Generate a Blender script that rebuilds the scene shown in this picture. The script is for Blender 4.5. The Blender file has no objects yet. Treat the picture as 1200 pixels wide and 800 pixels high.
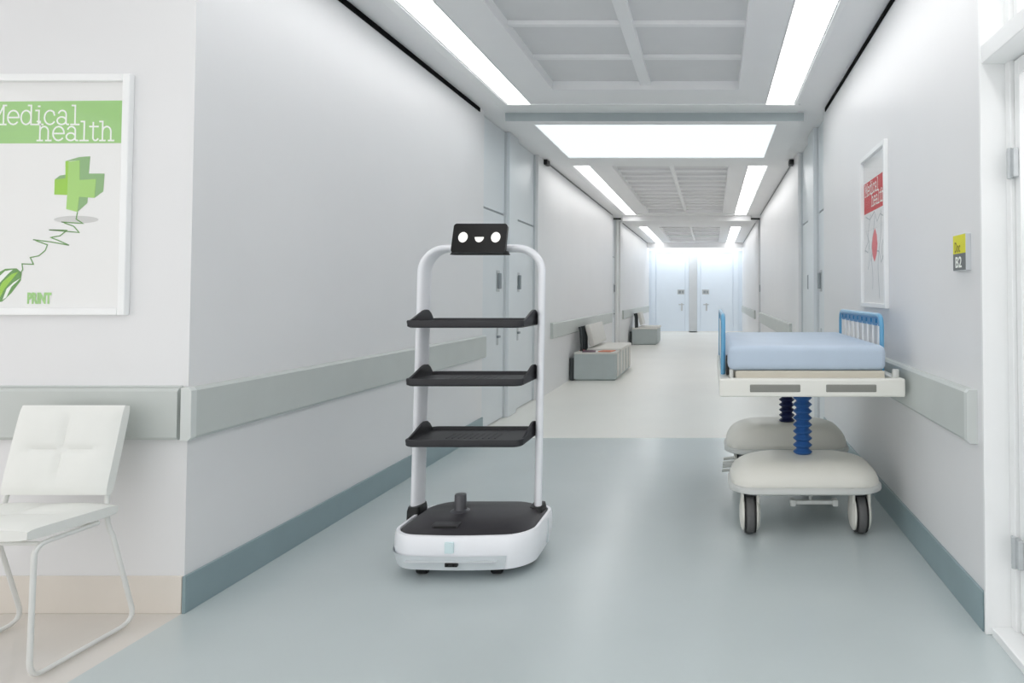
import bpy, bmesh, math, random
from mathutils import Vector, Matrix
R = math.radians
random.seed(4)
S = bpy.context.scene
COL = S.collection

# ------------------------------------------------------------------ camera
cam = bpy.data.cameras.new('camera'); cam.sensor_width = 36; cam.lens = 24
cam.shift_x = -234/1200
cam.shift_y = -(400 - (345 - 800*math.tan(R(1.6))))/1200
cam.clip_start = .05; cam.clip_end = 200
cam_o = bpy.data.objects.new('camera', cam); COL.objects.link(cam_o)
cam_o.location = (0, 0, 1.3); cam_o.rotation_euler = (R(91.6), 0, 0)
S.camera = cam_o
# ------------------------------------------------------------------ world, light levels, exposure
W = bpy.data.worlds.new('world'); S.world = W; W.use_nodes = True
bgn = W.node_tree.nodes['Background']
bgn.inputs[0].default_value = (1, 1, 1, 1); bgn.inputs[1].default_value = 1.25
STRIP_POWER = 5.0        # troughs in the ceiling
PANEL_POWER = 1.0        # the backlit ceiling panel
S.view_settings.view_transform = 'Standard'; S.view_settings.look = 'None'
S.view_settings.exposure = .17; S.view_settings.gamma = 1; S.view_settings.use_curve_mapping = False
try:
    S.cycles.use_denoising = True
    S.cycles.max_bounces = 14; S.cycles.diffuse_bounces = 8
    S.cycles.transparent_max_bounces = 16
except Exception: pass
def area(name, loc, rot, sx, sy, watts, col=(1, 1, 1)):
    l = bpy.data.lights.new(name, 'AREA'); l.shape = 'RECTANGLE'; l.size = sx; l.size_y = sy
    l.energy = watts; l.color = col
    o = bpy.data.objects.new(name, l); COL.objects.link(o); o.location = loc; o.rotation_euler = rot
    return o
area('end_wall_fill', (-.55, 23.12, 2.98), (R(10), 0, 0), 3.0, .12, 17, (.93, .97, 1))   # added unseen lamp behind the last bulkhead, brightens the end wall

area('lobby_fill', (-3.6, .6, 3.02), (0, 0, 0), 2.4, .5, 3, (1, .99, .96))      # unseen fill added to brighten the lobby, left of the camera
# ------------------------------------------------------------------ materials
def lin(c):
    return tuple(((v/255)/12.92 if v/255 <= .04045 else ((v/255+.055)/1.055)**2.4) for v in c)
def mat(name, rgb, rough=.5, metal=0., var=.03, scale=6., bump=0., bscale=60., coat=0., spec=.5, stretch=(1, 1, 1)):
    m = bpy.data.materials.new(name); m.use_nodes = True
    nt = m.node_tree; b = nt.nodes['Principled BSDF']; c = lin(rgb)
    b.inputs['Roughness'].default_value = rough; b.inputs['Metallic'].default_value = metal
    b.inputs['Coat Weight'].default_value = coat; b.inputs['Coat Roughness'].default_value = .08
    b.inputs['Specular IOR Level'].default_value = spec
    tc = nt.nodes.new('ShaderNodeTexCoord'); mp = nt.nodes.new('ShaderNodeMapping'); mp.inputs['Scale'].default_value = stretch
    nt.links.new(tc.outputs['Object'], mp.inputs[0])
    n = nt.nodes.new('ShaderNodeTexNoise'); n.inputs['Scale'].default_value = scale; n.inputs['Detail'].default_value = 4
    nt.links.new(mp.outputs[0], n.inputs['Vector'])
    r = nt.nodes.new('ShaderNodeValToRGB')
    r.color_ramp.elements[0].position = .3; r.color_ramp.elements[1].position = .7
    r.color_ramp.elements[0].color = (*[max(0, v*(1-var)) for v in c], 1)
    r.color_ramp.elements[1].color = (*[min(1, v*(1+var)) for v in c], 1)
    nt.links.new(n.outputs['Fac'], r.inputs[0]); nt.links.new(r.outputs[0], b.inputs['Base Color'])
    if bump:
        n2 = nt.nodes.new('ShaderNodeTexNoise'); n2.inputs['Scale'].default_value = bscale
        nt.links.new(mp.outputs[0], n2.inputs['Vector'])
        bp = nt.nodes.new('ShaderNodeBump'); bp.inputs['Strength'].default_value = bump; bp.inputs['Distance'].default_value = .002
        nt.links.new(n2.outputs['Fac'], bp.inputs['Height']); nt.links.new(bp.outputs[0], b.inputs['Normal'])
    return m
def emit(name, rgb, power):
    m = bpy.data.materials.new(name); m.use_nodes = True; nt = m.node_tree
    b = nt.nodes['Principled BSDF']; b.inputs['Base Color'].default_value = (.04, .04, .04, 1); b.inputs['Specular IOR Level'].default_value = 0
    b.inputs['Emission Color'].default_value = (*lin(rgb), 1); b.inputs['Emission Strength'].default_value = power
    return m
def pane_mat(name, tint=(1, 1, 1), ior=1.45):
    m = bpy.data.materials.new(name); m.use_nodes = True; nt = m.node_tree
    nt.nodes.remove(nt.nodes['Principled BSDF']); out = nt.nodes['Material Output']
    t = nt.nodes.new('ShaderNodeBsdfTransparent'); t.inputs[0].default_value = (*tint, 1)
    g = nt.nodes.new('ShaderNodeBsdfGlossy'); g.inputs['Roughness'].default_value = .02
    lw = nt.nodes.new('ShaderNodeLayerWeight'); pw = nt.nodes.new('ShaderNodeMath'); pw.operation = 'POWER'; pw.inputs[1].default_value = 5
    f = nt.nodes.new('ShaderNodeMath'); f.operation = 'MULTIPLY_ADD'; f.inputs[1].default_value = .2; f.inputs[2].default_value = .03
    nt.links.new(lw.outputs['Facing'], pw.inputs[0]); nt.links.new(pw.outputs[0], f.inputs[0])
    mx = nt.nodes.new('ShaderNodeMixShader')
    nt.links.new(f.outputs[0], mx.inputs[0]); nt.links.new(t.outputs[0], mx.inputs[1]); nt.links.new(g.outputs[0], mx.inputs[2])
    nt.links.new(mx.outputs[0], out.inputs[0])
    return m
M = dict(
    wall=mat('wall_paint', (230, 230, 231), .42, var=.012, scale=1.5, bump=.05, bscale=180),
    ceiling=mat('ceiling_paint', (240, 240, 241), .6, var=.012, scale=2),
    coffer=mat('coffer_tile', (224, 224, 225), .7, var=.02, scale=3),
    white=mat('white_lacquer', (243, 244, 244), .3, var=.01, coat=.2),
    door=mat('door_laminate', (222, 227, 230), .35, var=.015, scale=2),
    enddoor=mat('end_door_laminate', (226, 236, 246), .4, var=.012, scale=2),
    trim=mat('trim_metal_grey', (204, 208, 211), .35, var=.02),
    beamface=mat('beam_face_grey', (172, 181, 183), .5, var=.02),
    black=mat('shadow_gap_black', (3, 3, 4), .8, var=.2, spec=.1),
    teal=mat('teal_vinyl_skirting', (140, 160, 165), .35, var=.05, scale=4),
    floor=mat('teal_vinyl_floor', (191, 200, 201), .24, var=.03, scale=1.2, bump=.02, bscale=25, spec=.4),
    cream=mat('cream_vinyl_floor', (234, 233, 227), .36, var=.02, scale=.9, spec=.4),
    tile=mat('beige_gloss_tile', (214, 209, 203), .16, var=.04, scale=2.5, coat=.3),
    guard=mat('wall_guard_vinyl', (196, 201, 198), .45, var=.02, scale=5),
    guardcap=mat('wall_guard_cap', (212, 216, 214), .4, var=.01),
    beige=mat('beige_skirting', (226, 219, 210), .3, var=.05, scale=3, stretch=(1, 1, .3)),
    steel=mat('brushed_steel', (196, 200, 202), .4, .5, var=.05, scale=40),
    handle=mat('satin_handle', (150, 157, 161), .4, .2, var=.05),
    chair=mat('white_leather', (232, 233, 229), .45, var=.012, scale=12, bump=.12, bscale=220),
    chairtube=mat('white_powder_coat', (226, 227, 224), .3, var=.01),
    rwhite=mat('robot_white_plastic', (247, 248, 252), .28, var=.01, coat=.3),
    rgrey=mat('robot_light_grey', (214, 220, 223), .35, var=.01),
    rdark=mat('robot_charcoal', (40, 40, 44), .5, var=.05, scale=30, bump=.08, bscale=300),
    rdeck=mat('robot_deck_charcoal', (54, 52, 56), .45, var=.05, scale=30, bump=.08, bscale=300),
    rblack=mat('robot_black', (14, 15, 16), .5, var=.05),
    screen=mat('screen_glass', (10, 10, 10), .3, var=.02, spec=.25),
    rcyl=mat('sensor_grey', (86, 86, 90), .35, .3, var=.05),
    logo=mat('pale_cyan_print', (220, 239, 242), .4, var=.01),
    gwhite=mat('gurney_shell', (232, 230, 222), .4, var=.015, scale=5),
    grim=mat('gurney_rim', (204, 206, 203), .35, var=.02),
    gframe=mat('gurney_frame', (236, 235, 228), .4, var=.01),
    gbeige=mat('gurney_platform', (206, 200, 186), .5, var=.02),
    ginset=mat('gurney_inset_grey', (140, 140, 134), .6, var=.03),
    mattress=mat('pale_blue_vinyl', (190, 205, 222), .5, var=.02, scale=7, bump=.06, bscale=90),
    railblue=mat('rail_blue', (96, 164, 204), .3, var=.03, coat=.3),
    railpanel=mat('rail_deep_blue', (34, 126, 180), .35, var=.03),
    bellows=mat('bellows_blue', (44, 96, 160), .4, var=.04),
    bellowsdark=mat('bellows_navy', (22, 32, 78), .45, var=.04),
    tyre=mat('tyre_grey', (98, 98, 98), .7, var=.06, scale=60, bump=.3, bscale=200),
    tyreside=mat('tyre_black', (24, 24, 25), .5, var=.05),
    benchbox=mat('bench_grey_green', (180, 189, 189), .5, var=.03),
    benchseat=mat('bench_white_pad', (212, 211, 206), .55, var=.02),
    benchdark=mat('bench_dark_post', (58, 64, 66), .5, var=.05),
    magorange=mat('magazine_orange', (206, 120, 84), .4, var=.2, scale=25),
    magpurple=mat('magazine_purple', (96, 62, 84), .4, var=.2, scale=25),
    magred=mat('magazine_red', (176, 90, 80), .4, var=.2, scale=25),
    paper=mat('poster_paper', (238, 238, 237), .5, var=.005),
    pgreen=mat('print_green', (156, 206, 124), .5, var=.02),
    plime=mat('print_lime', (150, 205, 40), .5, var=.02),
    pmid=mat('print_mid_green', (164, 212, 110), .5, var=.02),
    pdeep=mat('print_sage', (134, 178, 116), .5, var=.02),
    pdark=mat('print_dark_green', (92, 150, 60), .5, var=.05),
    pgrey=mat('print_grey', (206, 206, 204), .5, var=.02),
    pwhite=mat('print_white', (246, 250, 244), .5, var=.005),
    pred=mat('print_red', (214, 20, 36), .5, var=.03),
    prose=mat('print_rose', (226, 92, 100), .5, var=.03),
    pline=mat('print_line_grey', (176, 182, 184), .5, var=.03),
    yellow=mat('sign_yellow', (222, 218, 20), .45, var=.02),
    signgrey=mat('sign_grey', (106, 110, 110), .45, var=.02),
    signink=mat('sign_olive_ink', (132, 124, 22), .5, var=.02),
    slat=mat('blind_slat', (238, 239, 239), .5, var=.01),
    strip=emit('lamp_diffuser', (255, 255, 255), STRIP_POWER),
    panel=emit('panel_diffuser', (240, 251, 255), PANEL_POWER),
    eye=emit('screen_white', (255, 254, 250), 1.1),
    pane=pane_mat('clear_pane'),
)

# ------------------------------------------------------------------ mesh helpers
class MB:
    def __init__(s): s.b = bmesh.new()
    def box(s, x0, x1, y0, y1, z0, z1, bev=0, seg=2):
        r = bmesh.ops.create_cube(s.b, size=1)
        vs = r['verts']
        for v in vs:
            v.co = Vector(((x0+x1)/2+v.co.x*(x1-x0), (y0+y1)/2+v.co.y*(y1-y0), (z0+z1)/2+v.co.z*(z1-z0)))
        if bev:
            es = list({e for v in vs for e in v.link_edges})
            bmesh.ops.bevel(s.b, geom=es, offset=bev, segments=seg, profile=.5, affect='EDGES')
        return s
    def loft(s, rings, cap0=True, cap1=True, closed=True):
        vr = [[s.b.verts.new(p) for p in ring] for ring in rings]
        n = len(vr[0])
        for a, c in zip(vr, vr[1:]):
            for i in range(n if closed else n-1):
                j = (i+1) % n
                s.b.faces.new((a[i], a[j], c[j], c[i]))
        if cap0 and closed: s.b.faces.new(list(reversed(vr[0])))
        if cap1 and closed: s.b.faces.new(vr[-1])
        return s
    def lathe(s, cx, cy, prof, n=24, axis='Z', cz=0):
        rings = []
        for r, h in prof:
            ring = []
            for i in range(n):
                a = 2*math.pi*i/n; u = r*math.cos(a); v = r*math.sin(a)
                ring.append((cx+u, cy+v, cz+h) if axis == 'Z' else ((cx+h, cy+u, cz+v) if axis == 'X' else (cx+v, cy+h, cz+u)))
            rings.append(ring)
        return s.loft(rings)
    def tube(s, pts, r, n=10):
        pts = [Vector(p) for p in pts]; rings = []
        t0 = (pts[1]-pts[0]).normalized(); up = Vector((0, 0, 1)) if abs(t0.z) < .9 else Vector((0, 1, 0))
        u = t0.cross(up).normalized()
        for i, p in enumerate(pts):
            t = ((pts[min(i+1, len(pts)-1)]-pts[max(i-1, 0)])).normalized()
            u = (u - t*u.dot(t)).normalized(); w = t.cross(u)
            rings.append([p + r*(math.cos(2*math.pi*k/n)*u+math.sin(2*math.pi*k/n)*w) for k in range(n)])
        return s.loft(rings)
    def prism(s, poly, f):
        """poly: 2-D points; f(u,v,t) -> 3-D with t 0/1"""
        return s.loft([[f(u, v, 0) for u, v in poly], [f(u, v, 1) for u, v in poly]])
    def flat(s, poly, y, d=.0006):
        return s.prism(poly, lambda u, v, t: (u, y-t*d, v))
    def done(s, name, m, parent=None, smooth=False, ang=40):
        bmesh.ops.remove_doubles(s.b, verts=s.b.verts, dist=1e-6)
        bmesh.ops.recalc_face_normals(s.b, faces=s.b.faces)
        me = bpy.data.meshes.new(name)
        if smooth:
            for f in s.b.faces: f.smooth = True
            for e in s.b.edges:
                if len(e.link_faces) == 2 and e.calc_face_angle(0) > R(ang): e.smooth = False
        s.b.to_mesh(me); s.b.free()
        me.materials.append(M[m])
        o = bpy.data.objects.new(name, me); COL.objects.link(o)
        if parent: o.parent = parent
        return o
def rrect(cx, cy, hx, hy, r, z, n=6, bulge=0.):
    pts = []
    r = min(r, hx*.999, hy*.999)
    for q, (sx, sy) in enumerate(((1, 1), (-1, 1), (-1, -1), (1, -1))):
        for i in range(n+1):
            a = math.pi/2*(q+i/n)
            pts.append([cx+sx*(hx-r)+r*math.cos(a), cy+sy*(hy-r)+r*math.sin(a), z])
    if bulge:
        # extra points on the front (-y) edge so that it bows out
        out = []
        m = len(pts)
        for i, p in enumerate(pts):
            out.append(p)
            if i == 3*(n+1)-1:
                q = pts[(i+1) % m]
                for k in range(1, 8):
                    t = k/8
                    out.append([p[0]+(q[0]-p[0])*t, p[1], z])
        for p in out:
            if p[1] < cy-hy+r:
                w = max(0, 1-((p[0]-cx)/hx)**2); p[1] -= bulge*w*((cy-hy+r-p[1])/r)
        pts = out
    return pts
def arc(p0, c, p1, n=6):
    """quadratic corner"""
    p0, c, p1 = Vector(p0), Vector(c), Vector(p1)
    return [p0*(1-t)**2+c*2*t*(1-t)+p1*t*t for t in [i/n for i in range(n+1)]]
def thing(name, label, cat, loc=(0, 0, 0), group=None):
    o = bpy.data.objects.new(name, None); COL.objects.link(o); o.location = loc
    o.empty_display_size = .1
    return tag(o, label, cat, group)
def tag(o, label, cat, group=None):
    o['label'] = label; o['category'] = cat
    if group: o['group'] = group
    return o
def struct(o, label=None):
    o['kind'] = 'structure'
    if label: o['label'] = label
    return o
def sempty(name, label=None):
    o = bpy.data.objects.new(name, None); COL.objects.link(o); o.empty_display_size = .1
    return struct(o, label)
def box(name, m, x0, x1, y0, y1, z0, z1, parent=None, bev=0, seg=2):
    return MB().box(x0, x1, y0, y1, z0, z1, bev, seg).done(name, m, parent)
def copy_tree(o, parent=None):
    c = o.copy(); COL.objects.link(c)
    if parent: c.parent = parent
    for ch in [x for x in bpy.data.objects if x.parent == o]: copy_tree(ch, c)
    return c

XL, XR, H = -2.16, 1.06, 3.04
# ------------------------------------------------------------------ floor, walls
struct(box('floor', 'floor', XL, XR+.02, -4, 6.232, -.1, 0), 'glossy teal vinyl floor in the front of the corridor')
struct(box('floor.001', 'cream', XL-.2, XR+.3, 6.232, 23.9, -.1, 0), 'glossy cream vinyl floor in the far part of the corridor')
tl = struct(box('floor.002', 'tile', -6, XL, -4, 2.83, -.1, 0), 'glossy beige tiled floor beside the white chair')

struct(box('wall_lobby', 'wall', -6, XL, 2.83, 3.03, 0, H+.25), 'pale grey wall with the green poster')
struct(box('wall_left', 'wall', XL-.2, XL, 3.03, 6.44, 0, H+.25), 'long pale grey left corridor wall')
struct(box('wall_right', 'wall', XR, XR+.2, 2.665, 6.44, 0, H+.25), 'pale grey right corridor wall with the red poster')
struct(box('wall_right.001', 'wall', XR, XR+.2, -4, 1.70, 0, H+.25))
struct(box('wall_right.002', 'white', XR, XR+.2, 1.70, 2.665, 2.9, H+.25))
for side, x0, x1 in (('left', XL-.2, XL), ('right', XR, XR+.2)):
    y3 = 8.80 if side == 'left' else 9.0
    struct(box('wall_%s.003' % side, 'wall', x0, x1, y3, 14.85, 0, H+.25))
    struct(box('wall_%s.004' % side, 'wall', x0, x1, 16.4, 23.75, 0, H+.25))
    # recessed strip of wall behind each pair of doors
    r = -.05 if side == 'left' else .05
    struct(box('wall_%s.005' % side, 'wall', x0+r*1.8, x1+r*1.8, 6.44, y3, 0, H+.25))
    struct(box('wall_%s.006' % side, 'wall', x0+r*1.8, x1+r*1.8, 14.85, 16.4, 0, H+.25))
struct(box('wall_end', 'enddoor', XL-.2, XR+.2, 23.6, 23.8, 0, H+.25), 'bright wall at the end of the corridor')
# baseboards and shadow gaps
struct(box('baseboard_left', 'teal', XL, XL+.014, 2.818, 6.44, 0, .15, bev=.002), 'teal skirting along the left wall')
struct(box('baseboard_right', 'teal', XR-.014, XR, 2.672, 6.44, 0, .15, bev=.002), 'teal skirting along the right wall')
struct(box('baseboard_lobby', 'beige', -6, XL-.004, 2.82, 2.83, 0, .15, bev=.002), 'beige skirting under the green poster')
tn = [0]
def trim(m, *a, bev=.002, label=None, parent=None):
    tn[0] += 1
    return struct(box('trim_%d' % tn[0], m, *a, bev=bev), label)
trim('black', XL, XL+.007, 2.85, 6.31, H-.042, H-.003, label='black shadow gap at the top of the left wall')
trim('black', XR-.007, XR, 2.7, 6.31, H-.042, H-.003, label='black shadow gap at the top of the right wall')
for y0, y1 in ((8.95, 14.8), (16.5, 22.9)):
    trim('signgrey', XL, XL+.006, y0, y1, H-.026, H-.004); trim('signgrey', XR-.006, XR, y0, y1, H-.026, H-.004)
trim('tyreside', XL+.005, XL+.05, 8.72, 8.86, H-.07, H-.005); trim('tyreside', XR-.06, XR-.005, 8.72, 8.86, H-.07, H-.005)
trim('tyreside', XL+.002, XL+.17, 14.93, 14.96, H-.10, H-.06); trim('tyreside', XR-.2, XR-.002, 14.93, 14.96, H-.10, H-.06)

# ------------------------------------------------------------------ ceiling: flat soffits with a sunk coffer between two light troughs
SL0, SL1, SR0, SR1 = -1.87, -1.645, .488, .757
CX0, CX1 = -1.352, .226
ceil = sempty('ceiling', 'grey ceiling of the corridor with sunk coffers')
def bay(y0, y1, cy0, cy1, cross, s0, s1, rib_w=.05, crib=.09):
    """soffit with two slots for the troughs and one for the coffer"""
    T = H+.25
    def sof(*a): struct(box('ceiling', 'ceiling', *a))
    for a, b in ((XL, SL0), (SL1, CX0), (CX1, SR0), (SR1, XR)): sof(a, b, y0, y1, H, T)
    for a, b in ((SL0, SL1), (SR0, SR1)):
        sof(a, b, s1, y1, H, T)
        if s0 > y0: sof(a, b, y0, s0, H, T)
    sof(CX0, CX1, cy1, y1, H, T); sof(CX0, CX1, y0, cy0, H, T)
    zc = H+.075
    ys = [cy0]+cross+[cy1]; xm = (CX0+CX1)/2
    for a, b in zip(ys, ys[1:]):
        for u, v in ((CX0, xm), (xm, CX1)):
            box('ceiling_panel', 'coffer', u, v, a, b, zc, zc+.03, ceil)
    for c in cross: box('cross_rib', 'ceiling', CX0, CX1, c-rib_w/2, c+rib_w/2, zc-.03, zc, ceil, bev=.004)
    box('centre_rib', 'ceiling', xm-crib/2, xm+crib/2, cy0, cy1, zc-.036, zc, ceil, bev=.004)
bay(-4, 6.46, -3.8, 5.76, [-3.19+.64*i for i in range(14)], -3.9, 6.18)
bay(8.72, 15.0, 9.15, 14.5, [9.41+.43*i for i in range(12)], 8.9, 14.9, rib_w=.1, crib=.06)
bay(16.4, 23.6, 16.9, 22.4, [17.6+.7*i for i in range(7)], 16.5, 22.9, rib_w=.06, crib=.07)
struct(box('ceiling', 'ceiling', -6, XL, -4, 2.83, H, H+.25))
struct(box('ceiling', 'ceiling', XL-.1, XR+.1, 6.46, 8.72, H, H+.25))
struct(box('ceiling', 'ceiling', XL-.1, XR+.1, 15.0, 16.4, H, H+.25))
# bulkheads
bk = sempty('ceiling.001', 'dropped bulkhead framing the bright ceiling panel')
m = MB(); zb = 2.95
px0, px1, py0, py1 = -1.735, .64, 6.58, 8.22
m.box(-1.965, px0, 6.46, 8.72, zb, H); m.box(px1, .878, 6.46, 8.72, zb, H)
m.box(px0, px1, 6.46, py0, zb, H); m.box(px0, px1, py1, 8.72, zb, H)
m.done('bulkhead_box', 'ceiling', bk)
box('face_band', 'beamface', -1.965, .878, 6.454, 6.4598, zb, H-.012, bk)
box('edge_band', 'white', -1.965, .81, 6.18, 6.455, H-.012, H, bk)  # white colour stands for the strip lights' wash on the ceiling end
box('edge_band', 'white', -1.965, .81, 8.722, 8.80, H-.05, H, bk)
bk2 = sempty('ceiling.002', 'second dropped bulkhead across the corridor')
box('bulkhead_box', 'ceiling', -1.965, .878, 15.0, 16.35, zb-.03, H, bk2, bev=.005)
box('edge_band', 'white', -1.62, .46, 14.62, 14.99, H-.02, H, bk2)
bk3 = sempty('ceiling.003', 'dropped bulkhead at the corridor end')
box('bulkhead_box', 'ceiling', XL, XR, 22.85, 22.98, 2.87, H, bk3)

def strip_light(label, x0, x1, y0, y1, trim_side):
    t = thing('strip_light', label, 'ceiling light', ((x0+x1)/2, (y0+y1)/2, H), 'long strip lights sunk in the ceiling')
    ox, oy = (x0+x1)/2, (y0+y1)/2
    hx, hy = (x1-x0)/2, (y1-y0)/2
    d = MB().box(-hx+.012, hx-.012, -hy, hy, .028, .05).done('diffuser', 'strip', t)
    m = MB(); m.box(-hx, hx, -hy, hy, .052, .09)
    m.box(-hx+.001, -hx+.01, -hy, hy, -.004, .052); m.box(hx-.01, hx-.001, -hy, hy, -.004, .052)
    m.done('trough', 'white', t)
    w = .085 if trim_side < 0 else .036
    b = (-hx-w, -hx) if trim_side < 0 else (hx, hx+w)
    trim('white', ox+b[0], ox+b[1], y0, y1, H-.012, H-.0005)
    return t
strip_light('bright ceiling strip light at upper left, above the long left wall, nearest the camera', SL0, SL1, -3.9, 6.18, -1)
strip_light('bright ceiling strip light at upper right, above the red poster, nearest the camera', SR0, SR1, -3.9, 6.18, 1)
strip_light('left ceiling strip light just beyond the bright ceiling panel', SL0, SL1, 8.9, 14.9, -1)
strip_light('right ceiling strip light just beyond the bright ceiling panel', SR0, SR1, 8.9, 14.9, 1)
strip_light('left ceiling strip light of the farthest bay, before the end doors', SL0, SL1, 16.5, 22.8, -1)
strip_light('right ceiling strip light of the farthest bay, before the end doors', SR0, SR1, 16.5, 22.8, 1)
t = thing('light_panel', 'wide square bluish white glowing light panel set in the dropped bulkhead', 'ceiling light', ((px0+px1)/2, (py0+py1)/2, zb))
hx, hy = (px1-px0)/2, (py1-py0)/2
MB().box(-hx+.012, hx-.012, -hy+.012, hy-.012, .006, .02).done('diffuser', 'panel', t)
m = MB()
for a in ((-hx, hx, -hy, -hy+.012), (-hx, hx, hy-.012, hy), (-hx, -hx+.012, -hy+.012, hy-.012), (hx-.012, hx, -hy+.012, hy-.012)): m.box(*a, -.002, .03)
m.done('panel_frame', 'white', t)

# ------------------------------------------------------------------ doors along the corridor
dn = [0]
def side_door(side, y0, y1, hy, label, small=False):
    """door leaf with a transom panel above, seen on a side wall; hy = y of the handle"""
    dn[0] += 1
    d = sempty('door_%d' % dn[0], label)
    sg = 1 if side == 'left' else -1
    X = (XL-.05) if side == 'left' else (XR+.05)          # face of the leaf
    def b(nm, m, dx0, dx1, a0, a1, z0, z1, par=d, bev=.003):
        u, v = sorted((X+sg*dx0, X+sg*dx1)); return box(nm, m, u, v, a0, a1, z0, z1, par, bev)
    b('door_leaf', 'door', -.036, 0, y0+.02, y1-.02, .008, 2.135)
    b('transom_panel', 'door', -.036, 0, y0+.02, y1-.02, 2.155, H-.005)
    b('transom_joint', 'handle', -.036, -.012, y0+.02, y1-.02, 2.135, 2.155, bev=0)
    for a in (y0, y1-.02): b('door_jamb', 'trim', -.036, .02, a, a+.02, 0, H-.005)
    p = b('handle_plate', 'steel', 0, .006, hy-.05, hy+.05, 1.33, 1.55)
    dn2 = b('pull_handle', 'handle', .006, .035, hy-.015, hy+.03, 1.36, 1.52, p, .006)
    q = b('lock_plate', 'steel', 0, .006, hy-.025, hy+.025, .78, .96)
    b('door_lever', 'handle', .006, .03, hy-.04, hy+.02, .855, .88, q, .004)
side_door('left', 6.45, 7.27, 7.05, 'first white door on the left wall beyond the long guard rail')
side_door('left', 7.58, 8.46, 7.78, 'second white door on the left wall')
side_door('right', 6.45, 7.08, 6.92, 'first narrow white door on the right wall beyond the red poster')
side_door('right', 7.47, 8.33, 7.66, 'second white door on the right wall')
side_door('left', 14.86, 15.56, 15.4, 'third white door on the left wall, between the benches')
side_door('right', 14.86, 15.56, 15.4, 'third white door on the right wall')
for side, y0, y1 in (('left', 7.27, 7.58), ('left', 8.46, 8.80), ('right', 7.08, 7.47), ('right', 8.33, 9.0), ('left', 15.56, 15.8), ('left', 16.1, 16.4), ('right', 15.56, 16.4)):
    X = (XL-.06, XL+.002) if side == 'left' else (XR-.002, XR+.06)
    trim('wall' if y0 > 8 else 'door', *X, y0, y1, 0, H-.001, bev=.006)
# doors at the end of the corridor
for i, (x0, x1, hx) in enumerate(((-2.10, -.78, -1.05), (-.50, .93, -.2))):
    dn[0] += 1
    d = sempty('door_%d' % dn[0], ('left' if i == 0 else 'right')+' bluish white door at the end of the corridor')
    a, b = (x0+.18, x1-.14) if i == 0 else (x0+.12, x1-.2)
    box('door_leaf', 'enddoor', a, b, 23.565, 23.6, .01, 2.72, d, .004)
    box('side_panel', 'enddoor', x0, a-.012, 23.575, 23.6, 0, 2.80, d, .004)
    box('side_panel', 'enddoor', b+.012, x1, 23.575, 23.6, 0, 2.80, d, .004)
    box('door_head', 'enddoor', a, b, 23.575, 23.6, 2.735, 2.80, d, .004)
    p = box('push_plate', 'steel', hx-.13, hx+.11, 23.557, 23.565, 1.31, 1.47, d, .002)
    box('push_pad', 'handle', hx-.09, hx-.01, 23.53, 23.557, 1.34, 1.43, p, .005); box('push_pad', 'handle', hx+.02, hx+.08, 23.535, 23.557, 1.34, 1.43, p, .005)
    q = box('lock_plate', 'trim', hx-.01, hx+.05, 23.557, 23.565, .74, 1.0, d, .002)
    box('door_lever', 'steel', hx-.09, hx+.1, 23.52, 23.55, .94, .97, q, .006)
trim('trim', -.78, -.50, 23.55, 23.6, 0, 2.80, label='grey pilaster between the two end doors')
trim('white', XL, XR, 23.55, 23.6, 0, .04); trim('white', XL, XR, 23.57, 23.6, 2.8, 3.0)

# ------------------------------------------------------------------ glazed door on the right, nearest the camera
dn[0] += 1
d = sempty('door_%d' % dn[0], 'white glazed door with blinds at the right edge')
y0, y1 = 1.70, 2.662
m = MB()
m.box(XR-.012, XR+.2, y1-.016, y1, 0, 2.9, .003)                # far jamb
m.box(XR-.012, XR+.2, y0, y0+.05, 0, 2.9, .003)
m.box(XR-.012, XR+.2, y0+.05, y1-.016, 2.86, 2.9, .003)
m.done('door_frame', 'white', d)
box('door_stop', 'white', XR+.085, XR+.2, y1-.06, y1-.016, .03, 2.86, d, .003)
box('transom_bar', 'white', XR-.006, XR+.16, y0+.05, y1-.016, 2.2, 2.272, d, .003)
box('threshold', 'white', XR+.01, XR+.2, y0+.05, y1-.016, -.005, .03, d, .004)
xl = XR+.1
lf = MB()
lf.box(xl, xl+.045, y1-.105, y1-.064, .035, 2.195, .003); lf.box(xl, xl+.045, y0+.055, y0+.15, .035, 2.195, .003)
lf.box(xl, xl+.045, y0+.15, y1-.105, .035, .13, .003); lf.box(xl, xl+.045, y0+.15, y1-.105, 2.13, 2.195, .003)
leaf = lf.done('door_leaf', 'white', d)
box('glass_pane', 'pane', xl+.012, xl+.018, y0+.152, y1-.107, .132, 2.128, leaf)
for i in range(46):
    z = .18+i*.0305
    o = MB().box(-.013, .013, y0+.16, y1-.115, -.0012, .0012).done('blind_slat', 'slat', d) if i == 0 else sl.copy()
    if i == 0: sl = o
    else: COL.objects.link(o)
    o.location = (xl+.038, 0, z); o.rotation_euler = (0, R(-62), 0)
box('transom_glass', 'pane', xl+.012, xl+.018, y0+.06, y1-.064, 2.28, 2.85, d)
box('transom_sash', 'white', xl, xl+.03, y1-.10, y1-.064, 2.275, 2.858, d, .003)
for z in (1.80, .33):
    hg = MB().box(xl-.022, xl+.0, y1-.10, y1-.035, z-.055, z+.055, .004).lathe(xl-.022, y1-.066, [(.010, -.058), (.010, .058)], 12, cz=z).done('hinge', 'steel', d)

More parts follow.
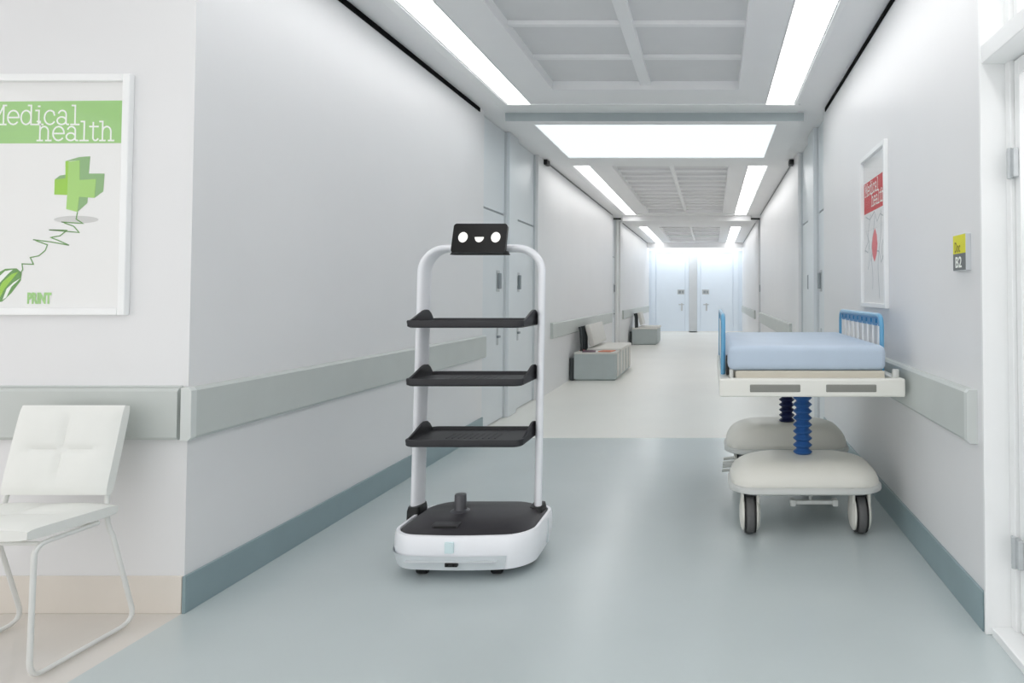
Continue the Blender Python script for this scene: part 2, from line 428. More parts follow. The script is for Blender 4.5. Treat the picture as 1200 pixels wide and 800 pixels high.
# ------------------------------------------------------------------ wall guards (bumper rails)
def guard_side(label, side, y0, y1, z0=.708, z1=.918, cap0=True):
    X = XL if side == 'left' else XR; sg = 1 if side == 'left' else -1
    t = thing('wall_guard', label, 'wall guard', (X, (y0+y1)/2, (z0+z1)/2), 'wall guards along the corridor')
    hy, hz = (y1-y0)/2, (z1-z0)/2
    prof = [(0, -hz), (.03, -hz), (.04, -hz+.012), (.04, hz-.012), (.03, hz), (0, hz)]
    MB().loft([[(sg*u, -hy+(.03 if cap0 else 0), v) for u, v in prof], [(sg*u, hy, v) for u, v in prof]]).done('rail_cover', 'guard', t)
    if cap0:
        a = [(u*1.08, v*1.02) for u, v in prof]
        MB().loft([[(sg*u, -hy, v) for u, v in a], [(sg*u, -hy+.03, v) for u, v in a]]).done('end_cap', 'guardcap', t)
    return t
guard_side('long grey vinyl wall guard on the left wall behind the robot', 'left', 2.79, 6.44)
guard_side('grey vinyl wall guard on the right wall beside the bed', 'right', 2.735, 6.44)
guard_side('grey wall guard on the left wall above the nearer bench', 'left', 9.15, 14.6, cap0=False)
guard_side('grey wall guard on the far right wall just left of the bed head', 'right', 9.02, 14.7, cap0=False)
guard_side('distant grey wall guard above the farther bench', 'left', 16.5, 23.2, cap0=False)
guard_side('distant grey wall guard on the farthest right wall', 'right', 16.5, 23.2, cap0=False)
t = thing('wall_guard', 'grey vinyl wall guard running behind the white chair', 'wall guard', (-4.08, 2.83, .813), 'wall guards along the corridor')
prof = [(0, -.105), (.03, -.105), (.04, -.093), (.04, .093), (.03, .105), (0, .105)]
MB().loft([[(-1.92, -u, v) for u, v in prof], [(1.905, -u, v) for u, v in prof]]).done('rail_cover', 'guard', t)
MB().box(-1.9, 1.9, -.012, -.0005, .106, .112).done('top_lip', 'guardcap', t)

# ------------------------------------------------------------------ lettering helpers (strokes for a typewriter face)
def ell(cx, cy, rx, ry, a0, a1, n=14):
    return [(cx+rx*math.cos(R(a0+(a1-a0)*i/n)), cy+ry*math.sin(R(a0+(a1-a0)*i/n))) for i in range(n+1)]
A = 1.36
TYPE = {
 'M': (1.34, [[(.2, 0), (.2, A)], [(1.12, 0), (1.12, A)], [(.2, A), (.66, .35)], [(.66, .35), (1.12, A)], [(.02, 0), (.42, 0)], [(.92, 0), (1.32, 0)], [(.02, A), (.26, A)], [(1.06, A), (1.32, A)]]),
 'e': (.98, [ell(.48, .5, .4, .5, 0, 318), [(.08, .5), (.88, .5)]]),
 'd': (1.0, [ell(.42, .5, .36, .5, 0, 360, 20), [(.78, 0), (.78, A)], [(.56, A), (.8, A)], [(.76, 0), (1.0, 0)]]),
 'i': (.66, [[(.34, 0), (.34, 1)], [(.1, 1), (.36, 1)], [(.04, 0), (.64, 0)], [(.28, 1.3), (.4, 1.3)]]),
 'c': (.94, [ell(.48, .5, .4, .5, 42, 322), [(.74, .84), (.8, .66)]]),
 'a': (1.0, [ell(.38, .27, .32, .27, 0, 360, 18), [(.7, .12), (.7, .7)], ell(.42, .7, .28, .3, 0, 160), ell(.84, .14, .14, .14, 180, 290)]),
 'l': (.66, [[(.34, 0), (.34, A)], [(.1, A), (.36, A)], [(.04, 0), (.64, 0)]]),
 'h': (1.08, [[(.22, 0), (.22, A)], [(.0, A), (.24, A)], [(.02, 0), (.42, 0)], ell(.52, .62, .3, .38, 180, 0), [(.82, 0), (.82, .62)], [(.64, 0), (1.04, 0)]]),
 't': (.78, [[(.32, .2), (.32, 1.3)], [(.06, 1), (.68, 1)], ell(.5, .2, .18, .2, 180, 340)]),
}
def ribbon(m, pts, w, y):
    """one flat printed stroke with mitred joints"""
    P = [Vector(p) for p in pts]; n = len(P)
    closed = (P[0]-P[-1]).length < 1e-6
    if closed: P = P[:-1]; n -= 1
    else:
        d0 = (P[1]-P[0]).normalized(); d1 = (P[-1]-P[-2]).normalized()
        P[0] = P[0]-d0*w*.3; P[-1] = P[-1]+d1*w*.3
    L, Rr = [], []
    for i, p in enumerate(P):
        a = P[i-1] if (i or closed) else p; c = P[(i+1) % n] if (i < n-1 or closed) else p
        t1 = (p-a).normalized() if (p-a).length else (c-p).normalized()
        t2 = (c-p).normalized() if (c-p).length else t1
        n1 = Vector((-t1.y, t1.x)); n2 = Vector((-t2.y, t2.x)); nn = n1+n2
        nn = n1 if nn.length < .35 else nn.normalized()/max(.5, nn.normalized().dot(n1))
        L.append(m.b.verts.new((p.x+nn.x*w/2, y, p.y+nn.y*w/2))); Rr.append(m.b.verts.new((p.x-nn.x*w/2, y, p.y-nn.y*w/2)))
    for i in range(n if closed else n-1):
        j = (i+1) % n; m.b.faces.new((L[i], Rr[i], Rr[j], L[j]))
def word(m, text, x, z, xh, y, w=.1, fx=1.):
    k = 0
    for ch in text:
        adv, strokes = TYPE[ch]
        for st in strokes:
            k += 1
            ribbon(m, [(x+u*xh*fx, z+v*xh) for u, v in st], w*xh, y-.00004*(k % 8))
        x += adv*xh*fx
    return x
def stroke(m, pts, w, y):
    ribbon(m, pts, w, y)
def font_text(name, text, m, parent, x, y, z, size, sx=1., bold=0., shear=0):
    cu = bpy.data.curves.new('text', 'FONT'); cu.body = text; cu.size = size; cu.offset = bold; cu.extrude = .0003
    cu.resolution_u = 3
    tmp = bpy.data.objects.new('tmp', cu)
    COL.objects.link(tmp)
    bpy.context.view_layer.update()
    me = bpy.data.meshes.new_from_object(tmp.evaluated_get(bpy.context.evaluated_depsgraph_get()))
    bpy.data.objects.remove(tmp)
    me.transform(Matrix.Translation((x, y, z)) @ Matrix.Rotation(R(90), 4, 'X') @ Matrix.Diagonal((sx, 1, 1, 1)))
    me.materials.clear(); me.materials.append(M[m])
    o = bpy.data.objects.new(name, me); COL.objects.link(o); o.parent = parent
    return o
# ------------------------------------------------------------------ posters
PW, PH, PT = .67, 1.0, .028
def poster(label):
    t = thing('framed_poster', label, 'poster', (0, 0, 0), 'framed health posters')
    m = MB(); f = .03
    m.box(0, f, -PT, 0, 0, PH, .004); m.box(PW-f, PW, -PT, 0, 0, PH, .004)
    m.box(f, PW-f, -PT, 0, 0, f, .004); m.box(f, PW-f, -PT, 0, PH-f, PH, .004)
    m.done('frame', 'white', t)
    box('print_sheet', 'paper', f-.002, PW-f+.002, -.006, 0, f-.002, PH-f+.002, t)
    box('glass_pane', 'pane', f, PW-f, -.0165, -.014, f, PH-f, t)
    return t
def U(px): return (px-153)*2.83/800+PW           # photo measurements of the green print, in metres on the sheet
def V(py): return (369-py)*2.83/800
# (sheet coordinates: U grows to the right, V upwards from the lower edge of the frame)
t = poster('large framed poster with a green band, green cross and computer mouse, left of the corridor')
t.location = (-3.08, 2.83, 1.215)
e = 1e-3
MB().flat([(.03, V(167.5)), (PW-.031, V(167)), (PW-.031, V(116.5)), (.03, V(118))], -.006, .0002).done('colour_band', 'pgreen', t)
m = MB()
xw = word(m, 'Medical', U(-17.5), V(145), .0585, -.007, .115, .99)
word(m, 'health', U(40.5), V(164), .0585, -.007, .115, .99)
m.done('lettering', 'pwhite', t)
def Q(x, y): return (U(x/3.81), V(170+y/3.81))
cr = MB(); cr.flat([Q(300, 72), Q(350, 66), Q(352, 155), Q(425, 150), Q(420, 235), Q(352, 230), Q(345, 298), Q(295, 285), Q(298, 222)], -.007)
cr = cr.done('cross_front', 'pmid', t)
cs = MB(); cs.flat([Q(240, 152), Q(300, 146), Q(298, 222), Q(240, 220)], -.0068); cs.flat([Q(286, 70), Q(301, 70), Q(301, 148), Q(288, 148)], -.0068)
cs.done('cross_arm', 'plime', t)
cs = MB()
cs.flat([Q(350, 66), Q(396, 48), Q(391, 131), Q(352, 155)], -.0064); cs.flat([Q(425, 150), Q(462, 126), Q(458, 206), Q(420, 235)], -.0064)
cs.flat([Q(352, 230), Q(390, 228), Q(388, 258), Q(345, 298)], -.0064); cs.flat([Q(286, 70), Q(350, 66), Q(396, 48), Q(346, 52)], -.0064)
cs.flat([Q(352, 155), Q(391, 126), Q(462, 126), Q(425, 150)], -.0063); cs.flat([Q(240, 152), Q(262, 135), Q(292, 130), Q(292, 150)], -.0063)
cs.done('cross_side', 'pdeep', t)
sh = MB(); sh.flat([Q(340+100*math.cos(a), 332+17*math.sin(a)) for a in [2*math.pi*i/24 for i in range(24)]], -.006, .0003)
sh.done('cross_shadow', 'pgrey', t)
m = MB()
pts = [Q(*p) for p in ((345, 300), (340, 330), (372, 350), (275, 343), (330, 362), (355, 390), (220, 378), (300, 380), (270, 405), (228, 412), (262, 425), (312, 447), (230, 432), (150, 422), (215, 445), (206, 470), (178, 494), (140, 502), (155, 532), (104, 530), (108, 556), (96, 575))]
sm = []
for i in range(len(pts)-1):
    for k in range(4):
        a = k/4; sm.append((pts[i][0]*(1-a)+pts[i+1][0]*a, pts[i][1]*(1-a)+pts[i+1][1]*a))
stroke(m, sm+[pts[-1]], .0045, -.0068)
m.done('pulse_line', 'pdark', t)
m = MB(); m.flat([Q(-60, 690), Q(-70, 640), Q(-20, 580), Q(30, 552), Q(80, 550), Q(104, 570), Q(100, 605), Q(60, 660), Q(20, 698), Q(-30, 705)], -.0062)
m.done('mouse_body', 'pdark', t)
m = MB(); m.flat([Q(0, 590), Q(30, 562), Q(64, 556), Q(40, 578), Q(10, 612), Q(-20, 640)], -.0068)
m.flat([Q(22, 690), Q(40, 640), Q(70, 612), Q(98, 595), Q(60, 632), Q(38, 680)], -.0068); m.done('mouse_highlight', 'pwhite', t)
m = MB(); m.flat([Q(-10, 668), Q(20, 610), Q(60, 575), Q(88, 566), Q(60, 602), Q(30, 640), Q(10, 680)], -.0066); m.done('mouse_button', 'plime', t)
font_text('print_word', 'PRINT', 'pgreen', t, U(34.5), -.0072, V(355), .06, .60, .003)

t = poster('framed poster with a red band and a red drop, on the right wall')
t.location = (XR, 4.745, 1.215); t.rotation_euler = (0, 0, R(-90)); t.scale = (1, 1, 1.02)
def UV(fx, fz): return (.03+fx*(PW-.06), fz*PH)
MB().flat([UV(0.02, .62), UV(.99, .62), UV(.99, .825), UV(.02, .825)], -.006, .0002).done('colour_band', 'pred', t)
m = MB()
word(m, 'Medical', .03+.07*.61, .735, .058, -.007, .15, .99)
word(m, 'health', .03+.375*.61, .652, .058, -.007, .15, 1.0)
m.done('lettering', 'pwhite', t)
m = MB(); m.flat([UV(.52, .505), UV(.6, .46), UV(.63, .40), UV(.6, .34), UV(.5, .29), UV(.42, .33), UV(.38, .39), UV(.42, .45)], -.0066); m.done('drop', 'prose', t)
m = MB()
for k, (fx, z0, z1) in enumerate(((.2, .25, .60), (.36, .12, .58), (.66, .06, .60), (.84, .30, .58), (.1, .36, .5))):
    pts = [UV(fx+.05*math.sin(7*(i/14)+k)+.10*(i/14), z0+(z1-z0)*i/14) for i in range(15)]
    stroke(m, pts, .009, -.0064)
stroke(m, [UV(.05, .38), UV(.2, .36), UV(.26, .44), UV(.34, .30), UV(.42, .37), UV(.7, .35), UV(.78, .28), UV(.9, .33), UV(.97, .35)], .008, -.0064)
stroke(m, [UV(.1, .60), UV(.3, .57), UV(.5, .61), UV(.62, .54), UV(.75, .58), UV(.92, .55)], .007, -.0064)
m.done('pulse_line', 'pline', t)

# room sign
t = thing('room_sign', 'small square yellow and grey room sign reading B2 on the right wall', 'sign', (XR, 2.932, 1.40))
t.rotation_euler = (0, 0, R(-90))
box('sign_plate', 'trim', 0, .147, -.022, 0, 0, .152, t, .002)
box('upper_field', 'yellow', .002, .145, -.0225, -.021, .072, .150, t); box('lower_field', 'signgrey', .002, .145, -.0225, -.021, .002, .072, t)
font_text('sign_text', 'Doc', 'signink', t, .02, -.0228, .078, .062, .62, .001)
font_text('sign_number', 'B2', 'pwhite', t, .026, -.0228, .014, .064, 1.12, .0012)

# ------------------------------------------------------------------ white chair on a sled frame
t = thing('visitor_chair', 'white leather chair with tufted square back on a white sled frame, by the left wall', 'chair', (-2.51, 2.45, 0))
ox, oy = -2.51, 2.45
def cushion(w, h, th, nx=26, nz=22, groove=.010):
    """pad in local x (width), z (height), facing -y, with a tufted cross"""
    m = MB(); b = m.b
    grid = {}
    for sidei in (0, 1):
        for i in range(nx+1):
            for j in range(nz+1):
                u = -1+2*i/nx; v = -1+2*j/nz
                edge = (1-abs(u)**7)*(1-abs(v)**7)
                d = th*(.40+.10*edge)
                if sidei == 0:
                    g = max(math.exp(-(u*w/.018)**2)*max(0, 1-(abs(v)/.78)**6), math.exp(-(v*h/.018)**2)*max(0, 1-(abs(u)/.78)**6))
                    d -= groove*g
                    d += .006*(math.sin(abs(u)*math.pi)*math.sin(abs(v)*math.pi))
                round_ = .006*(abs(u)**10+abs(v)**10)
                grid[sidei, i, j] = b.verts.new((u*w/2*(1-.006*abs(v)**2), (-1 if sidei == 0 else 1)*(d-round_), v*h/2))
    for sidei in (0, 1):
        for i in range(nx):
            for j in range(nz):
                b.faces.new((grid[sidei, i, j], grid[sidei, i+1, j], grid[sidei, i+1, j+1], grid[sidei, i, j+1]))
    rim = [(i, 0) for i in range(nx)]+[(nx, j) for j in range(nz)]+[(i, nz) for i in range(nx, 0, -1)]+[(0, j) for j in range(nz, 0, -1)]
    for k in range(len(rim)):
        a, c = rim[k], rim[(k+1) % len(rim)]
        b.faces.new((grid[0, a[0], a[1]], grid[0, c[0], c[1]], grid[1, c[0], c[1]], grid[1, a[0], a[1]]))
    return m
bc = cushion(.405, .335, .056).done('back_cushion', 'chair', t, True, 60)
bc.location = (.008, .215, .70); bc.rotation_euler = (R(-13), 0, 0)
sc_ = cushion(.465, .35, .06).done('seat_cushion', 'chair', t, True, 60)
sc_.location = (0, .02, .487); sc_.rotation_euler = (R(-93), 0, 0)
for sx in (-1, 1):
    x = sx*.222
    P = [Vector((x*.93, .225, .60)), Vector((x, .17, .50))]
    P = [(x*.86, .243, .80), (x*.86, .20, .60)]
    P += arc((x*.86, .195, .56), (x*.9, .17, .43), (x, .185, .38), 5)
    P += arc((x, .275, .08), (x, .30, .012), (x, .22, .012), 6)
    P += arc((x, -.08, .012), (x, -.125, .012), (x, -.125, .07), 6)
    P += arc((x, -.12, .41), (x, -.12, .452), (x, -.07, .452), 5)
    P += [(x, .12, .449)]
    MB().tube(P, .0085, 10).done('side_frame', 'chairtube', t, True, 80)
for y in (-.09, .1): MB().tube([(-.222, y, .449), (.222, y, .449)], .0075, 8).done('crossbar', 'chairtube', t, True)

# ------------------------------------------------------------------ delivery robot
RX, RY = -1.19, 3.39
t = thing('delivery_robot', 'white service robot with three black trays and a smiling black screen face', 'robot', (RX, RY, 0))
def ring(hx, hy, r, z, dy=0, b=.03): return rrect(.037, dy, hx, hy, r, z, 8, b)
MB().loft([ring(.305, .205, .11, .04), ring(.326, .228, .12, .05), ring(.336, .238, .12, .10), ring(.34, .24, .12, .14), ring(.338, .238, .12, .19), ring(.332, .232, .115, .202), ring(.318, .218, .105, .203), ring(.314, .214, .10, .17)]).done('base_shell', 'rwhite', t, True, 50)
def band(z0, z1, o0, o1, amin, amax, name, m, par):
    """patch hugging the front of the base shell"""
    rows = []
    for k in range(5):
        z = z0+(z1-z0)*k/4; o = o0+(o1-o0)*k/4
        rg = [p for p in ring(.330+o, .234+o, .118, z) if p[1] < -.03 and amin < p[0] < amax]
        rg.sort(key=lambda p: p[0]*1.0 + (0 if True else 0))
        rows.append(rg)
    n = min(len(r) for r in rows); rows = [r[:n] for r in rows]
    mb = MB(); vv = [[mb.b.verts.new(p) for p in r] for r in rows]
    for a, b in zip(vv, vv[1:]):
        for i in range(n-1): mb.b.faces.new((a[i], a[i+1], b[i+1], b[i]))
    ex = bmesh.ops.solidify(mb.b, geom=list(mb.b.faces), thickness=.003)
    return mb.done(name, m, par, True, 50)
bp = band(.052, .118, -.001, .012, -.325, .27, 'front_bumper', 'rgrey', t)
sh_ = ring(.338, .24, .12, .09)
ymin = min(p[1] for p in sh_)
sl_ = MB().box(-.2, .22, ymin-.014, ymin+.02, .092, .096, .001).done('bumper_groove', 'trim', t)
sb = MB().box(-.012, .045, ymin-.016, ymin+.02, .074, .094, .003).done('front_sensor', 'rblack', t)
for x in (.002, .03): MB().lathe(x, ymin-.016, [(.006, -.002), (.006, .002)], 12, 'Y', .084).done('lens', 'screen', sb)
MB().box(-.014, .024, ymin-.0125, ymin+.012, .134, .182, .001).done('front_logo', 'logo', t)
# deck
MB().loft([ring(.317, .217, .105, .17), ring(.317, .217, .105, .192), ring(.309, .208, .10, .200, .002), ring(.27, .135, .11, .226, .045, .02), ring(.25, .115, .10, .232, .055, .015), ring(.05, .03, .02, .236, .06, .001)]).done('deck', 'rdeck', t, True, 35)
hs = MB().box(-.118, .008, -.176, -.12, .200, .2265, .006).done('deck_handle', 'rdeck', t)
hs.rotation_euler = (0, 0, 0)
MB().box(-.108, -.002, -.1775, -.15, .2065, .2215, .002).done('handle_recess', 'rblack', hs)
kn = MB().lathe(-.05, .01, [(.05, .215), (.05, .232), (.044, .238), (.031, .242), (.029, .25), (.028, .312), (.026, .316), (.0, .316)], 28).done('sensor_turret', 'rcyl', t, True, 40)
# arch frame
SPX = .306; TOPZ = 1.54; RAD = .125; Y0 = .115
path = []
for z in [.17+.08*i for i in range(16)]:
    if z < TOPZ-RAD-.01: path.append((-SPX, z, -1, 0))
for i in range(0, 13):
    a = R(180-90*i/12); path.append((-SPX+RAD+RAD*math.cos(a), TOPZ-RAD+RAD*math.sin(a), math.cos(a), math.sin(a)))
for x in (-.1, -.05, 0, .05, .1): path.append((x, TOPZ, 0, 1))
n0 = len(path)
path += [(-x, z, -nx_, nz_) for x, z, nx_, nz_ in reversed(path[:n0-5])]
rings = []
for x, z, nx_, nz_ in path:
    phi = R(13)*abs(nx_)+R(3)
    Yv = Vector((0, 1, 0)); nv = Vector((nx_, 0, nz_))
    dv = Yv*math.cos(phi)-nv*math.sin(phi); ev = nv*math.cos(phi)+Yv*math.sin(phi)
    c = Vector((x, Y0+.055*(z-.2)/1.35, z))
    rg = []
    for k in range(20):
        a = 2*math.pi*k/20; ca, sa = math.cos(a), math.sin(a)
        q = .8
        rg.append(c+dv*.046*math.copysign(abs(ca)**q, ca)+ev*.0195*math.copysign(abs(sa)**q, sa))
    rings.append(rg)
MB().loft(rings).done('arch_frame', 'rwhite', t, True, 60)
for sx in (-1, 1):
    MB().loft([rrect(sx*.306, .11, .034, .062, .02, .16), rrect(sx*.306, .11, .033, .06, .02, .215), rrect(sx*.306, .113, .029, .056, .02, .235)]).done('leg_socket', 'rblack', t, True, 40)
# trays
def tray(zt):
    hx = .284
    yb, yf = .235, -.115
    cy, hy = (yb+yf)/2, (yb-yf)/2
    def rr(dx, z): return rrect(0, cy, hx-dx, hy-dx, .035, z, 5)
    tr = MB().loft([rr(.012, zt-.036), rr(.003, zt-.03), rr(0, zt-.006), rr(.002, zt), rr(.010, zt), rr(.014, zt-.016)]).done('tray', 'rdark', t, True, 40)
    m = MB()
    for k in range(9): m.box(-.12+k*.03-.004, -.12+k*.03+.004, cy-.06, cy+.06, zt-.0165, zt-.0145)
    m.done('tray_mat', 'rblack', tr)
    for sx in (-1, 1):
        prof = [(yf+.03, zt-.006), (yf+.08, zt+.006), (yf+.15, zt+.028), (yf+.20, zt+.043), (yf+.23, zt+.047), (yf+.26, zt+.044), (yf+.29, zt+.028), (yf+.315, zt+.004), (yf+.32, zt-.03), (yf+.03, zt-.03)]
        x0 = sx*(hx-.002)
        MB().prism(prof, lambda u, v, q: (x0+(-.010 if q else 0)*sx, u, v)).done('tray_ear', 'rdark', tr, True, 30)
    return tr
for zt in (1.176, .896, .606): tray(zt)
# face screen
fz0, fz1 = 1.503, 1.665
hd = bpy.data.objects.new('head', None)
ft = .022
scr = MB()
poly = rrect(0, 0, .137, .079, .016, 0, 6)
mloc = Matrix.Translation((.012, .075, 1.583)) @ Matrix.Rotation(R(-17), 4, 'X')
def fl(u, v, q): return mloc @ Vector((u, -.012+q*.022, v))
scr.prism([(p[0], p[1]) for p in poly], fl)
scr = scr.done('face_screen', 'screen', t, True, 50)
def fe(pts, name):
    MB().prism(pts, lambda u, v, q: mloc @ Vector((u, -.0128+q*.001, v))).done(name, 'eye', scr)
for ex in (-.083, .083): fe([(ex+.0235*math.cos(a), .004+.028*math.sin(a)) for a in [2*math.pi*i/24 for i in range(24)]], 'eye')
fe([(.023*math.cos(a), .005+.028*math.sin(a)) for a in [math.pi+math.pi*i/14 for i in range(15)]], 'mouth')
MB().loft([rrect(.005, .10, .15, .04, .03, 1.503, 5), rrect(.005, .105, .14, .035, .03, 1.522, 5)]).done('screen_mount', 'rblack', t, True)
# feet
for x, y in ((-.158, -.165), (.19, -.165), (.30, -.03), (-.2, .15), (.2, .15)):
    MB().lathe(x-.025, y, [(.022, 0), (.026, .006), (.026, .044), (.022, .05)], 16, 'X', .026).done('caster_wheel', 'rblack', t, True)
MB().box(.368, .379, .03, .045, .07, .19, .003).done('side_marker', 'rgrey', t)

# ------------------------------------------------------------------ hospital bed
GX = .512
t = thing('hospital_bed', 'hospital bed with pale blue mattress and blue side rails against the right wall', 'bed', (GX, 4.2, 0))
gy = 4.2
def shell(cy, hx, hy, zr, zt):
    rg = [rrect(0, cy, hx-.02, hy-.02, .15, zr+.012)]
    for k in range(9):
        a = R(90*k/8)
        f = math.cos(a)**.55 if k < 8 else .0
        sx_, sy_ = hx-.012-.16*(1-math.cos(a)), hy-.012-.13*(1-math.cos(a))
        z = zr+.02+(zt-zr-.02)*math.sin(a)
        if k == 8: sx_, sy_ = hx-.2, hy-.16
        rg.append(rrect(0, cy, sx_, sy_, .15 if sy_ > .15 else sy_*.95, z))
    s_ = MB().loft(rg).done('wheel_cover', 'gwhite', t, True, 60)
    MB().loft([rrect(0, cy, hx-.02, hy-.02, .15, zr-.018), rrect(0, cy, hx, hy, .16, zr-.008), rrect(0, cy, hx, hy, .16, zr+.012), rrect(0, cy, hx-.012, hy-.012, .155, zr+.024)]).done('cover_rim', 'grim', s_, True, 50)
    return s_
shell(3.885-gy, .42, .25, .252, .394)
shell(4.80-gy, .424, .25, .25, .425)
def wheel(x, y):
    w = MB().lathe(x-.026, y, [(.085, 0), (.1, .004), (.106, .014), (.106, .038), (.1, .048), (.085, .052)], 30, 'X', .106).done('wheel', 'tyre', t, True, 50)
    m = MB()
    for sx in (-1, 1): m.lathe(x+sx*.024, y, [(.102, 0), (.102, sx*.006), (.09, sx*.008)], 30, 'X', .106)
    m.done('tyre_wall', 'tyreside', w, True)
    m = MB()
    for sx in (-1, 1):
        m.lathe(x+sx*.033, y, [(.094, 0), (.093, sx*.008), (.075, sx*.018), (.04, sx*.023), (.0, sx*.024)], 30, 'X', .110)
        m.box(*sorted((x+sx*.034, x+sx*.05)), y-.06, y+.06, .12, .235, .006)
    m.done('wheel_guard', 'gwhite', w, True, 45)
    m = MB().box(x-.03, x+.03, y-.05, y+.09, .205, .24, .004)
    m.done('fork', 'tyreside', w)
for wy in (3.775-gy, 4.86-gy):
    for wx in (-.303, .298): wheel(wx, wy)
# brake pedal
m = MB().box(-.075, .165, 3.745-gy, 3.775-gy, .158, .18, .006).box(-.085, -.055, 3.735-gy, 3.785-gy, .150, .186, .006).box(.145, .175, 3.735-gy, 3.785-gy, .150, .186, .006)
m.tube([(.03, 3.76-gy, .17), (.03, 3.83-gy, .24)], .010)
m.done('brake_pedal', 'grim', t, True, 40)
m = MB().box(-.44, -.36, 4.52-gy, 4.60-gy, .175, .19, .004)
for k in range(4): m.tube([(-.445+.004*k, 4.50-gy+.03*k, .150+.018*k), (-.36, 4.50-gy+.03*k, .158+.018*k)], .010)
m.done('side_pedal', 'grim', t, True, 40)
MB().box(.08, .16, 4.3-gy, 4.6-gy, .05, .2, .01).done('wheel_shadow_block', 'tyreside', t)  # dark block in place of the rear wheel's shadow
MB().box(-.03, .06, 4.1-gy, 4.62-gy, .12, .2, .01).done('chassis_beam', 'tyreside', t)
# bellows columns
def bellows(y, z0, z1, n, m):
    prof = [(.036, z0-.01)]
    for k in range(n):
        a = z0+(z1-z0)*k/n; b = z0+(z1-z0)*(k+1)/n
        prof += [(.035, a+.0015), (.054, (a+b)/2-.0015), (.054, (a+b)/2+.0015), (.035, b-.0015)]
    prof.append((.036, z1+.012))
    MB().lathe(.008, y, prof, 26).done('bellows_column', m, t, True, 20)
bellows(3.93-gy, .385, .768, 10, 'bellows'); bellows(4.75-gy, .415, .768, 10, 'bellowsdark')
# tray frame
y0, y1 = 3.5-gy, 5.0-gy
fr = MB(); fr.box(-.472, .478, y0, y0+.05, .777, .87, .008).box(-.472, -.42, y0+.05, y1, .777, .868, .006).box(.426, .478, y0+.05, y1, .777, .868, .006).box(-.42, .426, y1-.05, y1, .777, .868, .006).box(-.42, .426, y0+.05, y1-.05, .785, .82)
fr = fr.done('bed_frame', 'gframe', t)
for a, b in ((-.318, -.058), (.071, .331)):
    MB().box(a, b, y0-.003, y0+.01, .801, .842, .006).done('grip_inset', 'ginset', fr)
MB().box(-.388, .385, y0+.045, y1-.1, .82, .905, .006).done('mattress_platform', 'gbeige', t)
mt = MB().box(-.428, .394, 3.545-gy, 4.84-gy, .905, 1.036, .034, 5).done('mattress', 'mattress', t, True, 60)
for x, r_ in ((.442, .019), (-.41, .011)):
    MB().lathe(x, y0+.055, [(r_*.85, .86), (r_, .872), (r_, .905), (r_*.85, .912), (0, .913)], 18).done('corner_roller', 'grim', t, True, 40)
# side rails
def side_rail(x):
    a, b, z0, z1 = 3.72-gy, 4.90-gy, .85, 1.185
    P = [(x, a, z0)]+arc((x, a, z1-.07), (x, a, z1), (x, a+.07, z1), 6)+arc((x, b-.07, z1), (x, b, z1), (x, b, z1-.07), 6)+[(x, b, z0)]
    rl = MB().tube(P, .0125, 12).done('side_rail', 'railblue', t, True, 60)
    m = MB()
    zz = [z1-.055, z1-.01]
    m.box(x-.005, x+.005, a+.03, b-.03, z1-.058, z1-.044).box(x-.005, x+.005, a+.03, b-.03, z1-.02, z1-.006)
    n = 9
    for k in range(n+1):
        y = a+.04+(b-a-.08)*k/n; m.box(x-.005, x+.005, y-.045 if k else y-.02, y+.045 if k < n else y+.02, z1-.046, z1-.018)
    m.done('rail_panel', 'railpanel', rl)
    m0 = None
    for k in range(9):
        y = a+.07+(b-a-.14)*k/8
        if m0 is None:
            m0 = MB().tube([(0, 0, .90), (0, 0, z1-.05)], .0065, 8).done('spindle', 'white', rl, True, 60); m0.location = (x, y, 0)
        else:
            c = m0.copy(); COL.objects.link(c); c.location = (x, y, 0)
    MB().box(x-.007, x+.007, a, b, .872, .9, .003).done('lower_bar', 'railblue', rl)
    return rl
side_rail(-.450); side_rail(.413)
MB().box(-.436, -.418, 3.66-gy, 3.70-gy, .87, .975, .006).done('rail_latch', 'tyreside', t)

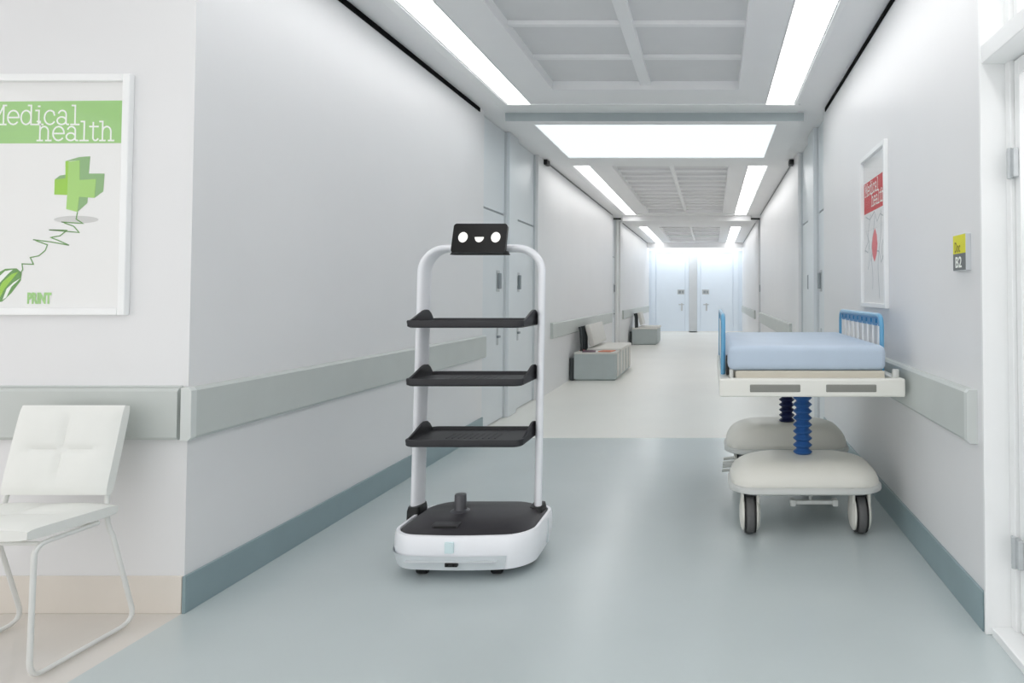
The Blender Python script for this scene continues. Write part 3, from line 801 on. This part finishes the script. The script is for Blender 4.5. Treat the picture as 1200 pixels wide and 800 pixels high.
# ------------------------------------------------------------------ benches down the corridor
def bench(loc, label, L, slots):
    t = thing('waiting_bench', label, 'bench', loc, 'waiting benches along the left wall')
    # local: x 0..+.65 from the wall side, y 0..L, origin at the near wall-side corner
    m = MB().box(0, .64, 0, L, .02, .40, .006).box(.03, .61, .03, L-.03, 0, .02).done('bench_base', 'benchbox', t)
    for k in range(slots):
        y = .18+k*(L-.3)/max(1, slots-1)
        MB().box(.641, .647, y-.11, y+.11, .05, .40, .002).done('front_panel', 'benchseat' if slots > 2 else 'benchbox', t)
    MB().box(.12, .66, .40, L+.02, .40, .455, .018, 3).done('seat_pad', 'benchseat', t, True)
    MB().box(0, .64, -.01, .40, .40, .425, .004).done('side_shelf', 'benchseat', t)
    bk_ = MB().box(-.04, .04, -(L-.5)/2, (L-.5)/2, -.17, .17, .02, 3).done('backrest', 'benchseat', t, True)
    bk_.location = (.16, .42+(L-.5)/2, .66); bk_.rotation_euler = (0, R(-14), 0)
    for k in range(3):
        y = .28+k*.22
        MB().tube([(.06, y, .38), (.05, y, .72), (.03, y, .80)], .022, 8).done('back_post', 'benchdark', t, True)
    MB().box(-.07, -.005, .02, .14, 0, .34, .01).done('rear_foot', 'benchdark', t)
    return t
bench((-2.08, 10.34, 0), 'nearer grey bench with white pads on the left, magazines at its near end', 1.75, 5)
bench((-2.06, 17.7, 0), 'farther grey bench with white pads on the left, nearest the end doors', 1.2, 2)
for i, (dx, dy, a, mm, w, d_, lb) in enumerate(((.20, .16, 8, 'magpurple', .2, .25, 'dark purple magazine lying at the near end of the nearer bench'), (.47, .19, -10, 'magorange', .2, .25, 'orange magazine on the nearer bench, beside the purple one'), (.06, .33, 4, 'magred', .07, .10, 'dull red magazine behind the purple one on the nearer bench'))):
    o = MB().box(-w/2, w/2, -d_/2, d_/2, 0, .012, .002).done('magazine', mm)
    o.location = (-2.08+dx, 10.34+dy, .426+(.0 if i < 2 else 0)); o.rotation_euler = (0, 0, R(a))
    tag(o, lb, 'magazine', 'magazines on the nearer bench')
